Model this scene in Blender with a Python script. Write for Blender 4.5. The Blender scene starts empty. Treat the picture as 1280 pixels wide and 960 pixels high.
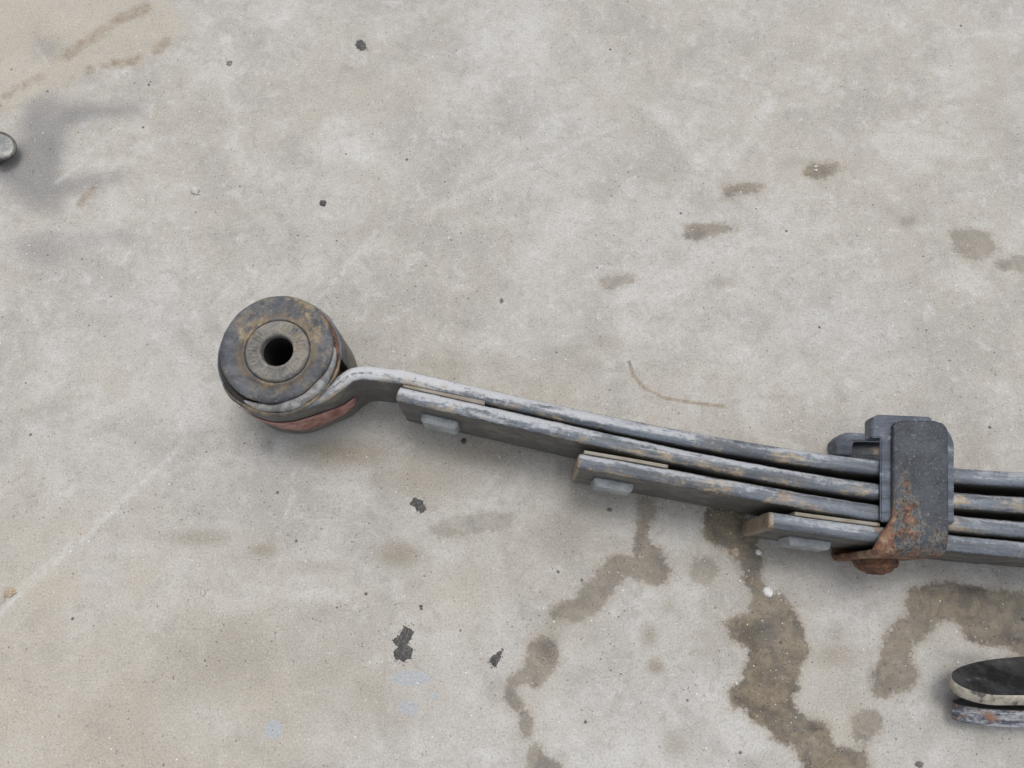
import bpy, bmesh, math, random
import numpy as np
from mathutils import Vector, Matrix, noise as mnoise

# ------------------------------------------------------------------ camera, sky, sun, exposure
scene = bpy.context.scene
COL = scene.collection
F_PX, CX, CY = 967.0, 640.0, 480.0
TILT = math.atan(270 / F_PX)
H = 0.69
cam_data = bpy.data.cameras.new('camera')
cam_data.sensor_width = 36.0
cam_data.lens = 36.0 * F_PX / 1280.0
cam_data.clip_start = 0.01
cam_data.clip_end = 50
cam = bpy.data.objects.new('camera', cam_data)
COL.objects.link(cam)
cam.location = (0, 0, H)
cam.rotation_euler = (TILT, 0, 0)
scene.camera = cam

SUN_EL, SUN_AZ = 72.0, 12.0            # light comes from beyond the spring (+y), a little from the right
world = bpy.data.worlds.new('World'); scene.world = world
world.use_nodes = True
wn = world.node_tree
bg = wn.nodes['Background']
sky = wn.nodes.new('ShaderNodeTexSky'); sky.sky_type = 'NISHITA'; sky.sun_disc = False
sky.sun_elevation = math.radians(SUN_EL); sky.sun_rotation = math.radians(SUN_AZ)
sky.dust_density = 4.0; sky.air_density = 1.0
hs = wn.nodes.new('ShaderNodeHueSaturation'); hs.inputs['Saturation'].default_value = 0.30
wn.links.new(sky.outputs[0], hs.inputs['Color']); wn.links.new(hs.outputs[0], bg.inputs[0])
bg.inputs[1].default_value = 0.15
sd = bpy.data.lights.new('sun', 'SUN'); sd.energy = 0.65; sd.angle = math.radians(20); sd.color = (1, 0.965, 0.92)
sun = bpy.data.objects.new('sun', sd); COL.objects.link(sun)
el, az = math.radians(SUN_EL), math.radians(SUN_AZ)
sdir = Vector((math.sin(az) * math.cos(el), math.cos(az) * math.cos(el), math.sin(el)))
sun.rotation_euler = sdir.to_track_quat('Z', 'Y').to_euler()
sun.location = sdir * 3
scene.view_settings.view_transform = 'Standard'
scene.view_settings.look = 'None'
scene.view_settings.exposure = 0.18
scene.view_settings.gamma = 1.0
scene.view_settings.use_curve_mapping = False

# ------------------------------------------------------------------ measuring helper
ct, st = math.cos(TILT), math.sin(TILT)
def P(px, py, z=0.0):
    """world point at height z that the surveyed photo point (px, py) shows"""
    u, v = (px - CX) / F_PX, (py - CY) / F_PX
    dx, dy, dz = u, -v * ct + st, -v * st - ct
    t = (z - H) / dz
    return Vector((dx * t, dy * t, z))

# ------------------------------------------------------------------ node helpers
class NT:
    def __init__(self, name):
        self.m = bpy.data.materials.new(name); self.m.use_nodes = True
        self.t = self.m.node_tree; self.n = self.t.nodes; self.l = self.t.links
        self.b = self.n['Principled BSDF']
        self.tc = self.n.new('ShaderNodeTexCoord').outputs['Object']
    def _in(self, sock, v):
        if v is None: return
        if isinstance(v, bpy.types.NodeSocket): self.l.new(v, sock)
        elif isinstance(v, (tuple, list)): sock.default_value = (*v, 1) if len(v) == 3 and sock.type == 'RGBA' else v
        else: sock.default_value = v
    def noise(self, scale, detail=4, rough=0.55, vec=None, off=0.0, dist=0.0):
        nd = self.n.new('ShaderNodeTexNoise'); nd.noise_dimensions = '3D'
        nd.inputs['Scale'].default_value = scale; nd.inputs['Detail'].default_value = detail
        nd.inputs['Roughness'].default_value = rough; nd.inputs['Distortion'].default_value = dist
        src = vec or self.tc
        if off:
            a = self.n.new('ShaderNodeVectorMath'); a.operation = 'ADD'
            self.l.new(src, a.inputs[0]); a.inputs[1].default_value = (off, off * 1.7, off * .6); src = a.outputs[0]
        self.l.new(src, nd.inputs['Vector'])
        return nd.outputs['Fac']
    def voro(self, scale, feature='F1', rnd=1.0, out='Distance'):
        nd = self.n.new('ShaderNodeTexVoronoi'); nd.feature = feature
        nd.inputs['Scale'].default_value = scale; nd.inputs['Randomness'].default_value = rnd
        self.l.new(self.tc, nd.inputs['Vector']); return nd.outputs[out]
    def scaled(self, s, rot=(0, 0, 0), src=None):
        nd = self.n.new('ShaderNodeMapping'); nd.inputs['Scale'].default_value = s
        nd.inputs['Rotation'].default_value = rot
        self.l.new(src or self.tc, nd.inputs['Vector']); return nd.outputs[0]
    def math(self, op, a, b=None, clamp=False):
        nd = self.n.new('ShaderNodeMath'); nd.operation = op; nd.use_clamp = clamp
        self._in(nd.inputs[0], a); self._in(nd.inputs[1], b); return nd.outputs[0]
    def step(self, v, lo, hi, a=0.0, b=1.0):
        nd = self.n.new('ShaderNodeMapRange'); nd.interpolation_type = 'SMOOTHSTEP'
        self._in(nd.inputs['Value'], v)
        if lo > hi: lo, hi, a, b = hi, lo, b, a
        nd.inputs['From Min'].default_value = lo; nd.inputs['From Max'].default_value = hi
        nd.inputs['To Min'].default_value = a; nd.inputs['To Max'].default_value = b
        return nd.outputs[0]
    def mix(self, f, a, b, mode='MIX'):
        nd = self.n.new('ShaderNodeMix'); nd.data_type = 'RGBA'; nd.blend_type = mode
        self._in(nd.inputs[0], f); self._in(nd.inputs[6], a); self._in(nd.inputs[7], b); return nd.outputs[2]
    def attr(self, name):
        nd = self.n.new('ShaderNodeAttribute'); nd.attribute_name = name; return nd
    def rgb(self, sock):
        nd = self.n.new('ShaderNodeSeparateColor'); self.l.new(sock, nd.inputs[0]); return nd.outputs
    def bump(self, h, dist, strength=1.0, prev=None):
        nd = self.n.new('ShaderNodeBump'); nd.inputs['Distance'].default_value = dist
        nd.inputs['Strength'].default_value = strength
        self.l.new(h, nd.inputs['Height'])
        if prev: self.l.new(prev, nd.inputs['Normal'])
        return nd.outputs[0]
    def done(self, col, rough, normal=None, metallic=0.0, spec=None):
        self._in(self.b.inputs['Base Color'], col); self._in(self.b.inputs['Roughness'], rough)
        self._in(self.b.inputs['Metallic'], metallic)
        if spec is not None: self.b.inputs['Specular IOR Level'].default_value = spec
        if normal: self.l.new(normal, self.b.inputs['Normal'])
        return self.m

# ------------------------------------------------------------------ materials
def steel(name, paint=(.066, .074, .086), side=(.082, .079, .074), dust=(.56, .565, .57), dust_amt=.5,
          ochre=.5, rust=.5, seed=0.0, edge_mm=2.6, long_axis=True, rough=.42, blue=(.150, .172, .202)):
    """painted spring steel: chipped, chalky and dusty on its edges, darker painted faces, rust patches"""
    t = NT(name)
    d = t.attr('edge_mm').outputs['Fac']
    ck = t.attr('chalk').outputs['Fac']; tip = t.attr('tip_rust').outputs['Fac']
    ac = t.attr('across').outputs['Fac']; fl = t.attr('flow').outputs['Vector']; lk = t.scaled((.14, 2.2, 1), src=fl)
    n7 = t.noise(60, 6, .62, vec=lk, off=seed + 17)
    n1 = t.noise(260, 6, .7, off=seed); n2 = t.noise(60, 5, .6, off=seed + 3)
    ls = t.scaled((.55, 2.4, 1), src=fl)
    n3 = t.noise(34, 7, .68, vec=ls, off=seed + 7, dist=.4); n4 = t.noise(500, 4, .7, off=seed + 5)
    n5 = t.noise(22, 6, .66, off=seed + 11, dist=.8); n6 = t.noise(120, 6, .75, vec=ls, off=seed + 13)
    # ragged border between worn edge and painted face
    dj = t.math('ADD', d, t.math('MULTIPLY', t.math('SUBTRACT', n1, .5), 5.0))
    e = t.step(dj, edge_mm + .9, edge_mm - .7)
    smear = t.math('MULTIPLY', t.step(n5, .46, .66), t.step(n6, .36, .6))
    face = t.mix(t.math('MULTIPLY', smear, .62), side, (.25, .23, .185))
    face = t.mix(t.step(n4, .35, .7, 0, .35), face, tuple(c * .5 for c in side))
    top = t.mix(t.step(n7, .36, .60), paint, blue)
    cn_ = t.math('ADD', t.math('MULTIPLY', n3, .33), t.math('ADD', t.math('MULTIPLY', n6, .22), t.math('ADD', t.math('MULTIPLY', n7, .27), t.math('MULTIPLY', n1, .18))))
    cn_ = t.math('ADD', cn_, t.math('MULTIPLY', t.math('SUBTRACT', ac, .5), .15))  # bias to the far rim: dust plus a painted highlight streak
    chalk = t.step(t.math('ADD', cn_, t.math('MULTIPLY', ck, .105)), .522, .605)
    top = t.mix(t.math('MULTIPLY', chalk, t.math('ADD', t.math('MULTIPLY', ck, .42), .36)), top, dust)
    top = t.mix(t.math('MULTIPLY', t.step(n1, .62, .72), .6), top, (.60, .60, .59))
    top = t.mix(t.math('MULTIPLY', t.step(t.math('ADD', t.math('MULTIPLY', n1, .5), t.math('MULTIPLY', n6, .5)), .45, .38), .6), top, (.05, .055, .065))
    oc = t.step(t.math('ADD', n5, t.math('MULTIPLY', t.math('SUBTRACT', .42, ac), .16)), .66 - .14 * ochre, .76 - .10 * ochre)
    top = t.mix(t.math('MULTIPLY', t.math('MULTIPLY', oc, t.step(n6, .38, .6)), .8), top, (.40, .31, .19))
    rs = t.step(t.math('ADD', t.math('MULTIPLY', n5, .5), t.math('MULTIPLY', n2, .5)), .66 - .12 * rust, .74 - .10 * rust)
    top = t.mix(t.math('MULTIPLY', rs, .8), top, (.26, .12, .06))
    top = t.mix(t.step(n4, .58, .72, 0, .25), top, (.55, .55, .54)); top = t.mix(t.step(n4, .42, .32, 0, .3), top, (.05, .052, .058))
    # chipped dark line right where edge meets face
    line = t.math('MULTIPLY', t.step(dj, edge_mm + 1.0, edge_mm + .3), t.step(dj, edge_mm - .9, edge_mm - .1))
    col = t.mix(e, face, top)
    tr = t.step(t.math('ADD', tip, t.math('MULTIPLY', t.math('SUBTRACT', n1, .5), 1.6)), .38, .62)
    tc_ = t.mix(t.step(n4, .45, .6), t.mix(t.step(n2, .4, .6), (.15, .10, .06), (.31, .215, .125)), (.36, .32, .26))
    col = t.mix(t.math('MULTIPLY', tr, .8), col, tc_)
    col = t.mix(t.math('MULTIPLY', line, t.step(n4, .45, .55, 0, .75)), col, (.03, .03, .033))
    b = t.bump(n1, .0007, .8); b = t.bump(n3, .0016, .5, b); b = t.bump(n4, .0003, .8, b)
    return t.done(col, t.step(n2, .3, .7, rough - .08, rough + .2), b, 0.0, .5)

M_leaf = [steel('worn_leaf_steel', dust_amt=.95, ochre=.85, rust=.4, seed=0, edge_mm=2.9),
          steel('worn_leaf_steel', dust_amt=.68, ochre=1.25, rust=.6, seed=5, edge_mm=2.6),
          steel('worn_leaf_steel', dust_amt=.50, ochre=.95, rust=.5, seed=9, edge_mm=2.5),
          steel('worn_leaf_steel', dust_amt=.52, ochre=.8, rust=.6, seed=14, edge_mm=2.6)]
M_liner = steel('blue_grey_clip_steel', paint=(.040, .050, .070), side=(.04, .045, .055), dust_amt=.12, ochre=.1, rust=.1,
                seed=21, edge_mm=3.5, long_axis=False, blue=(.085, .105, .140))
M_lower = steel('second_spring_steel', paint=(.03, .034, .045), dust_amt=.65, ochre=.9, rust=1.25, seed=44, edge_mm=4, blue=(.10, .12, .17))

def clip_mat():
    t = NT('painted_clip_with_rust')
    g = t.attr('rustiness').outputs['Fac']
    n1 = t.noise(130, 7, .72, dist=.2); n2 = t.noise(320, 5, .7); n3 = t.noise(36, 6, .65, off=3)
    n4 = t.noise(700, 3, .7)
    base = t.mix(t.step(n3, .35, .65), (.024, .029, .037), (.058, .067, .082))
    base = t.mix(t.step(n2, .60, .70, 0, .45), base, (.32, .33, .35))
    base = t.mix(t.step(n1, .67, .72, 0, .6), base, (.36, .33, .28))
    base = t.mix(t.step(n1, .46, .34, 0, .7), base, (.045, .05, .06))
    base = t.mix(t.step(n4, .58, .70, 0, .5), base, (.34, .35, .36))
    r = t.math('ADD', g, t.math('MULTIPLY', t.math('SUBTRACT', n1, .5), 1.7))
    rc = t.mix(t.step(n2, .4, .62), (.13, .062, .042), (.25, .125, .075))
    rc = t.mix(t.step(n3, .50, .62, 0, .75), rc, (.36, .27, .17))
    rc = t.mix(t.step(n1, .56, .66, 0, .7), rc, (.045, .045, .05))
    ed = t.math('MULTIPLY', t.step(r, .38, .46), t.step(r, .56, .48))
    col = t.mix(t.step(r, .44, .52), base, rc)
    col = t.mix(t.math('MULTIPLY', ed, t.step(n2, .40, .60, 0, .7)), col, (.40, .35, .28))
    b = t.bump(n1, .0022, .9); b = t.bump(n2, .0008, .8, b); b = t.bump(n4, .0003, .6, b)
    b = t.bump(t.step(r, .42, .54), .0006, .8, b)
    col = t.mix(t.math('MULTIPLY', t.math('MULTIPLY', t.step(r, .30, .40), t.step(r, .50, .44)), .35), col, (.30, .26, .20))
    return t.done(col, t.step(r, .4, .6, .28, .8), b, 0, .5)
M_clip = clip_mat()

def rust_mat(name, dark=(.05, .028, .020), light=(.26, .12, .055), pale=(.42, .25, .14)):
    t = NT(name)
    n1 = t.noise(150, 6, .7, dist=.7); n2 = t.noise(420, 5, .7); n3 = t.noise(60, 4, .6, off=4)
    c = t.mix(t.step(n1, .38, .62), dark, light)
    c = t.mix(t.step(n2, .58, .70, 0, .7), c, pale)
    c = t.mix(t.step(n3, .60, .50, 0, .5), c, (.12, .06, .04))
    b = t.bump(n1, .0020, 1.0); b = t.bump(n2, .0008, 1, b)
    return t.done(c, .78, b)
M_rust = rust_mat('rusty_rivet_iron')
def rust_ring():
    m = rust_mat('brown_rusted_sleeve', (.07, .042, .030), (.26, .12, .075), (.38, .26, .18))
    nt = m.node_tree; b = nt.nodes['Principled BSDF']; src = b.inputs['Base Color'].links[0].from_socket
    at = nt.nodes.new('ShaderNodeAttribute'); at.attribute_name = 'rustiness'
    mx = nt.nodes.new('ShaderNodeMix'); mx.data_type = 'RGBA'; mx.inputs[6].default_value = (.035, .032, .030, 1)
    nt.links.new(at.outputs['Fac'], mx.inputs[0]); nt.links.new(src, mx.inputs[7]); nt.links.new(mx.outputs[2], b.inputs['Base Color'])
    return m
M_ringrust = rust_ring(); pass

def rubber_mat(name, base=(.050, .056, .066), alt=(.115, .120, .130), ochre=1.0, pale=.6):
    t = NT(name)
    n1 = t.noise(60, 7, .72, dist=1.0); n2 = t.noise(300, 5, .7); n3 = t.noise(34, 5, .6, off=6); n4 = t.noise(110, 6, .7, off=2)
    c = t.mix(t.step(n1, .35, .65), base, alt)
    rg = t.attr('ring').outputs['Fac']
    c = t.mix(t.math('MULTIPLY', rg, t.step(n4, .34, .62, .25, .9)), c, (.17, .125, .075))
    o = t.math('MULTIPLY', t.step(n3, .62 - .16 * ochre, .76 - .13 * ochre), t.step(n4, .40, .60))
    c = t.mix(t.math('MULTIPLY', o, .72), c, t.mix(t.step(n2, .4, .6), (.20, .15, .085), (.34, .265, .155)))
    c = t.mix(t.step(n4, .62, .72, 0, .6 * pale + .2), c, (.38, .36, .32))
    c = t.mix(t.step(n2, .38, .30, 0, .6), c, (.04, .04, .042))
    c = t.mix(t.step(n2, .58, .70, 0, .6), c, (.32, .315, .30))
    c = t.mix(t.step(n4, .46, .34, 0, .6), c, (.05, .052, .056))
    b = t.bump(n4, .0012, .7); b = t.bump(n2, .0005, .8, b)
    return t.done(c, .62, b, 0, .4)
M_rubber = rubber_mat('dusty_black_rubber')
M_sleeve = rubber_mat('dirty_inner_sleeve', (.10, .10, .098), (.23, .215, .185), .9, .9)
M_lip = rubber_mat('scraped_rubber_lip', (.13, .13, .13), (.33, .33, .325), .1, .9)
M_flap = rubber_mat('brown_torn_rubber', (.06, .052, .045), (.15, .125, .10), .9, .9)
M_under = rubber_mat('black_side_rubber', (.025, .025, .027), (.045, .045, .048), -1.5, .1)
M_bore = NT('shaded_bore'); M_bore = M_bore.done((.012, .011, .010), .9)  # near-black colour paints the shade inside the hole

def simple(name, col, col2, rough=.6, scale=120, bump=.0005, spots=None):
    t = NT(name)
    n1 = t.noise(scale, 6, .65); n2 = t.noise(scale * 4, 4, .7)
    c = t.mix(t.step(n1, .35, .65), col, col2)
    if spots: c = t.mix(t.step(n2, .60, .70, 0, .7), c, spots)
    b = t.bump(n1, bump * 2, .8); b = t.bump(n2, bump, .8, b)
    return t.done(c, rough, b)
M_red = simple('faded_red_paint', (.22, .085, .068), (.42, .235, .195), .6, 110, .0004, (.11, .09, .085))
M_pad = simple('dusty_plastic_liner', (.20, .17, .13), (.28, .26, .22), .6, 60, .0003, (.20, .15, .09))
M_button = simple('pale_grey_plastic', (.22, .235, .24), (.38, .40, .405), .5, 70, .0004, (.17, .165, .15))
def cream():
    t = NT('cream_dust_coat'); n1 = t.noise(70, 6, .7, dist=.4); n2 = t.noise(300, 5, .7)
    c = t.mix(t.step(n1, .4, .6), (.27, .245, .20), (.44, .405, .335)); c = t.mix(t.step(n1, .43, .38, 0, .85), c, (.05, .05, .052))
    c = t.mix(t.step(n2, .60, .70, 0, .5), c, (.15, .13, .11)); return t.done(c, .75, t.bump(n2, .0005, .8))
M_cream = cream()
M_black = simple('glossy_black_paint', (.012, .012, .013), (.06, .062, .065), .35, 40, .0006, (.16, .16, .17))
M_tar = simple('dark_tar', (.038, .037, .036), (.13, .125, .118), .75, 500, .0004, (.40, .385, .36))
M_greystone = simple('grey_stone', (.13, .125, .12), (.26, .25, .24), .8, 300, .0004)
M_palestone = simple('pale_stone', (.42, .40, .36), (.60, .58, .53), .8, 250, .0004)
M_tanstone = simple('tan_stone', (.36, .27, .18), (.52, .43, .32), .8, 250, .0004)
M_white = simple('white_plaster_crumb', (.68, .67, .65), (.80, .79, .78), .8, 250, .0004)
M_head = simple('dull_zinc_head', (.19, .195, .20), (.38, .38, .345), .45, 130, .0003, (.55, .54, .50))
M_headrim = simple('dark_stained_rim', (.06, .058, .055), (.16, .145, .125), .5, 130, .0003, (.26, .25, .24))

# ------------------------------------------------------------------ object helpers
def new_obj(name, me, mat=None, parent=None):
    o = bpy.data.objects.new(name, me); COL.objects.link(o)
    if mat: me.materials.append(mat)
    if parent is not None: o.parent = parent
    return o
def thing(name, label, cat, loc, group=None):
    o = bpy.data.objects.new(name, None); COL.objects.link(o); o.location = loc; o.empty_display_size = .02
    o['label'] = label; o['category'] = cat
    if group: o['group'] = group
    return o
def mesh_from(name, verts, faces, smooth=True, origin=Vector((0, 0, 0))):
    me = bpy.data.meshes.new(name)
    me.from_pydata([tuple(Vector(v) - origin) for v in verts], [], faces)
    if smooth: me.polygons.foreach_set('use_smooth', [True] * len(me.polygons))
    me.update()
    bm = bmesh.new(); bm.from_mesh(me); bmesh.ops.recalc_face_normals(bm, faces=bm.faces); bm.to_mesh(me); bm.free()
    return me
def set_attr(me, name, vals):
    a = me.attributes.new(name, 'FLOAT', 'POINT'); a.data.foreach_set('value', [float(v) for v in vals])

def set_flow(me, vals):
    a = me.attributes.new('flow', 'FLOAT_VECTOR', 'POINT'); a.data.foreach_set('vector', np.array(vals, dtype=np.float32).ravel())

def section(lo, hi, T, r, nflat=3, narc=4, nside=2):
    """rounded rectangle in (b, n): b along the width, n across the thickness; counter-clockwise"""
    pts = []
    h = T / 2; r = min(r, h * .98, (hi - lo) * .49)
    def arc(cb, cn, a0):
        for k in range(narc + 1):
            a = a0 + math.pi / 2 * k / narc
            pts.append((cb + r * math.cos(a), cn + r * math.sin(a)))
    def flat(p, q, n):
        for k in range(1, n): pts.append((p[0] + (q[0] - p[0]) * k / n, p[1] + (q[1] - p[1]) * k / n))
    arc(hi - r, h - r, 0); flat((hi - r, h), (lo + r, h), nside)
    arc(lo + r, h - r, math.pi / 2); flat((lo, h - r), (lo, -h + r), nflat)
    arc(lo + r, -h + r, math.pi); flat((lo + r, -h), (hi - r, -h), nside)
    arc(hi - r, -h + r, 1.5 * math.pi); flat((hi, -h + r), (hi, h - r), nflat)
    return pts

FLIP = 1
def sweep(name, path, nrm, bdir, lo, hi, T, r, mat, parent, origin, jitter=0.0, nflat=3, nside=6, attr_fn=None, seed=0, chalk_fn=None, tip_len=0):
    """sweep a rounded rectangle; width direction bdir, thickness along nrm"""
    n = len(path); V = []; D = []; S = []; AC = []; FLW = []; arcl = 0.0; off_ = seed * .37
    fa = lambda a, i: a[i] if hasattr(a, '__len__') else a
    for i in range(n):
        arcl += (path[i] - path[i - 1]).length if i else 0.0
        L, Hh, t = fa(lo, i), fa(hi, i), fa(T, i)
        sec = section(L, Hh, t, fa(r, i), nflat, 4, nside)
        for (b, m) in sec:
            p = path[i] + bdir * b + nrm[i] * m
            if jitter:
                q = p * 90 + Vector((seed, seed, 0))
                p = p + nrm[i] * (mnoise.noise(q) * jitter + mnoise.noise(q * 3.1) * jitter * .5) + bdir * (mnoise.noise(q + Vector((9, 3, 1))) * jitter)
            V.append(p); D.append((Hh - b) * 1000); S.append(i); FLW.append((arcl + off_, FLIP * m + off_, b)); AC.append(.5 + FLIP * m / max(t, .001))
    m = len(sec); Fc = []
    for i in range(n - 1):
        for k in range(m):
            a = i * m + k; b = i * m + (k + 1) % m
            Fc.append((a, b, b + m, a + m))
    Fc.append(tuple(range(m))[::-1]); Fc.append(tuple((n - 1) * m + k for k in range(m)))
    me = mesh_from(name, V, Fc, True, origin); set_attr(me, 'across', AC); set_flow(me, FLW)
    for f in (len(me.polygons) - 1, len(me.polygons) - 2): me.polygons[f].use_smooth = False
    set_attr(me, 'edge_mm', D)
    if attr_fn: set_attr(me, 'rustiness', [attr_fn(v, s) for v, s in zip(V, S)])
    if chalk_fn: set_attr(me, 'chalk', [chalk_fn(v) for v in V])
    if tip_len: set_attr(me, 'tip_rust', [max(0, 1 - (v.x - path[0].x) / tip_len) for v in V])
    return new_obj(name, me, mat, parent)

def box_prism(name, outline, z0, z1, mat, parent, origin, bevel=.001, rust=0.0):
    bm = bmesh.new()
    vs = [bm.verts.new(Vector((p[0], p[1], z0)) - origin) for p in outline]
    f = bm.faces.new(vs)
    r = bmesh.ops.extrude_face_region(bm, geom=[f])
    bmesh.ops.translate(bm, vec=(0, 0, z1 - z0), verts=[g for g in r['geom'] if isinstance(g, bmesh.types.BMVert)])
    bmesh.ops.recalc_face_normals(bm, faces=bm.faces)
    if bevel: bmesh.ops.bevel(bm, geom=list(bm.edges), offset=bevel, segments=2, affect='EDGES', clamp_overlap=True)
    me = bpy.data.meshes.new(name); bm.to_mesh(me); bm.free()
    set_attr(me, 'across', [.5] * len(me.vertices)); set_flow(me, [tuple(v.co) for v in me.vertices]); set_attr(me, 'edge_mm', [0] * len(me.vertices)); set_attr(me, 'rustiness', [rust] * len(me.vertices))
    return new_obj(name, me, mat, parent)

def lathe(name, prof, centre, mat, parent, origin, seg=128, rfn=None, zfn=None, closed=False):
    V = []; Fc = []; n = len(prof)
    for k in range(seg):
        a = 2 * math.pi * k / seg
        for j, (r, z) in enumerate(prof):
            rr = r * (rfn(a, r, z) if rfn else 1); zz = z + (zfn(a, r, z) if zfn else 0)
            V.append(Vector((centre.x + rr * math.cos(a), centre.y + rr * math.sin(a), zz)))
    last = n if closed else n - 1
    for k in range(seg):
        k2 = (k + 1) % seg
        for j in range(last):
            j2 = (j + 1) % n
            Fc.append((k * n + j, k2 * n + j, k2 * n + j2, k * n + j2))
    me = mesh_from(name, V, Fc, True, origin)
    return new_obj(name, me, mat, parent)

# ------------------------------------------------------------------ the concrete floor
def dens(a, b, s): return np.arange(a, b + s * .5, s)
xs = np.concatenate([np.array([-3, -2, -1.3, -.9, -.7]), dens(-.6, .6, .002), np.array([.7, .9, 1.3, 2, 3])])
ys = np.concatenate([np.array([-3, -2, -1.2, -.7, -.4, -.25]), dens(-.18, .66, .002), np.array([.75, .9, 1.3, 2, 3])])
GX, GY = np.meshgrid(xs, ys)
X, Y = GX.ravel(), GY.ravel()
N = X.size

def fsdf(pts):
    """signed distance to a polygon given as photo points, metres (negative inside)"""
    w = np.array([P(*p)[:2] for p in pts]); d = np.full(N, 1e9); s = np.ones(N)
    for i in range(len(w)):
        a, b = w[i], w[i - 1]
        ex, ey = b - a; wx, wy = X - a[0], Y - a[1]
        t = np.clip((wx * ex + wy * ey) / (ex * ex + ey * ey), 0, 1)
        d = np.minimum(d, (wx - ex * t) ** 2 + (wy - ey * t) ** 2)
        c1 = Y >= a[1]; c2 = Y < b[1]; c3 = ex * wy > ey * wx
        flip = (c1 & c2 & c3) | (~c1 & ~c2 & ~c3)
        s = np.where(flip, -s, s)
    return s * np.sqrt(d)
def line_d(pts):
    w = np.array([P(*p)[:2] for p in pts]); d = np.full(N, 1e9)
    for i in range(len(w) - 1):
        a, b = w[i], w[i + 1]; ex, ey = b - a; wx, wy = X - a[0], Y - a[1]
        t = np.clip((wx * ex + wy * ey) / (ex * ex + ey * ey), 0, 1)
        d = np.minimum(d, (wx - ex * t) ** 2 + (wy - ey * t) ** 2)
    return np.sqrt(d)
def ell(px, py, rx, ry, rot=0):
    c = P(px, py); s = (P(px + 1, py) - c).length; q = (P(px, py + 1) - c).length
    dx, dy = (X - c.x) / s, -(Y - c.y) / q
    a = math.radians(rot); u = dx * math.cos(a) + dy * math.sin(a); v = -dx * math.sin(a) + dy * math.cos(a)
    r = np.sqrt((u / rx) ** 2 + (v / ry) ** 2)
    return np.clip(1.25 - r, 0, 1) ** 1.2 * np.clip(1.6 - r, 0, 1)
def crop(x0, y0, s, pts): return [(x0 + a / s, y0 + b / s) for a, b in pts]

def blur(a, k):
    g = a.reshape(len(ys), len(xs)).copy()
    for _ in range(k):
        g[1:-1] = (g[:-2] + 2 * g[1:-1] + g[2:]) / 4; g[:, 1:-1] = (g[:, :-2] + 2 * g[:, 1:-1] + g[:, 2:]) / 4
    return g.ravel()
wet = np.zeros(N); wetS = np.zeros(N)
def add_wet(pts, strength):
    global wet, wetS
    f = np.clip(.5 - fsdf(pts) / .016, 0, 1)
    wetS = np.where(f > wet, strength, wetS); wet = np.maximum(wet, f)
c1 = (600, 600, 2.667); c2 = (850, 600, 2.667); c3 = (740, 180, 2.370); c5 = (150, 560, 2.4); c6 = (1080, 720, 4.0)
add_wet(crop(*c1, [(525,50),(585,50),(580,110),(555,190),(610,230),(635,290),(630,345),(570,350),(490,320),(440,380),(400,430),(340,470),(280,470),(225,455),(235,420),(310,395),(360,340),(400,290),(450,250),(510,250),(515,180),(530,110)]), .80)
add_wet(crop(*c1, [(160,540),(210,515),(260,550),(270,600),(240,650),(190,690),(150,680),(110,700),(140,740),(180,800),(175,860),(140,870),(130,790),(75,730),(80,670),(130,640),(150,600)]), .74)
add_wet(crop(*c1, [(160,890),(200,880),(220,920),(280,940),(280,990),(160,990)]), .75)
add_wet(crop(*c2, [(85,95),(200,70),(260,190),(275,260),(270,330),(300,370),(340,385),(385,430),(410,500),(437,580),(400,630),(395,700),(375,740),(400,770),(440,800),(490,800),(505,850),(510,880),(560,890),(620,900),(640,990),(410,990),(380,900),(330,870),(280,830),(230,800),(205,760),(165,770),(160,700),(200,670),(215,600),(230,560),(190,545),(165,530),(140,480),(175,460),(230,430),(240,390),(215,350),(205,290),(170,240),(110,215),(75,190),(75,140)]), 1.0)
add_wet(crop(*c2, [(570,790),(610,755),(660,770),(680,820),(640,860),(590,880),(570,840)]), .75)
add_wet(crop(*c2, [(25,300),(55,250),(110,255),(135,300),(110,345),(50,345)]), .5)
add_wet(crop(*c6, [(215,100),(240,60),(330,35),(430,25),(520,35),(600,70),(700,65),(860,90),(860,430),(750,405),(740,370),(660,350),(580,350),(510,330),(490,260),(430,220),(350,225),(340,290),(300,320),(240,320),(235,370),(240,430),(290,500),(250,560),(190,590),(100,620),(50,590),(40,520),(60,430),(95,390),(90,340),(130,260),(170,220),(215,190)]), .92)
add_wet(crop(*c3, [(630,60),(700,50),(755,68),(700,97),(650,104),(622,85)]), .85)
add_wet(crop(*c3, [(378,126),(480,113),(515,125),(480,144),(390,160)]), .8)
add_wet(crop(*c3, [(273,238),(380,235),(432,250),(380,270),(300,290),(273,277)]), .8)
add_wet(crop(*c3, [(22,390),(120,386),(130,405),(70,428),(32,428)]), .6)
add_wet(crop(*c3, [(907,212),(965,210),(962,237),(920,245)]), .4)
add_wet(crop(*c3, [(1055,262),(1110,246),(1185,263),(1175,288),(1215,305),(1190,328),(1130,353),(1100,333),(1062,297)]), .6)
add_wet(crop(*c3, [(1185,343),(1320,322),(1320,380),(1210,373)]), .55)
add_wet(crop(*c5, [(920,240),(1020,195),(1170,192),(1180,235),(1040,262),(960,272)]), .42)
wet = blur(wet, 3); wetS = blur(wetS, 5)
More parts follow.
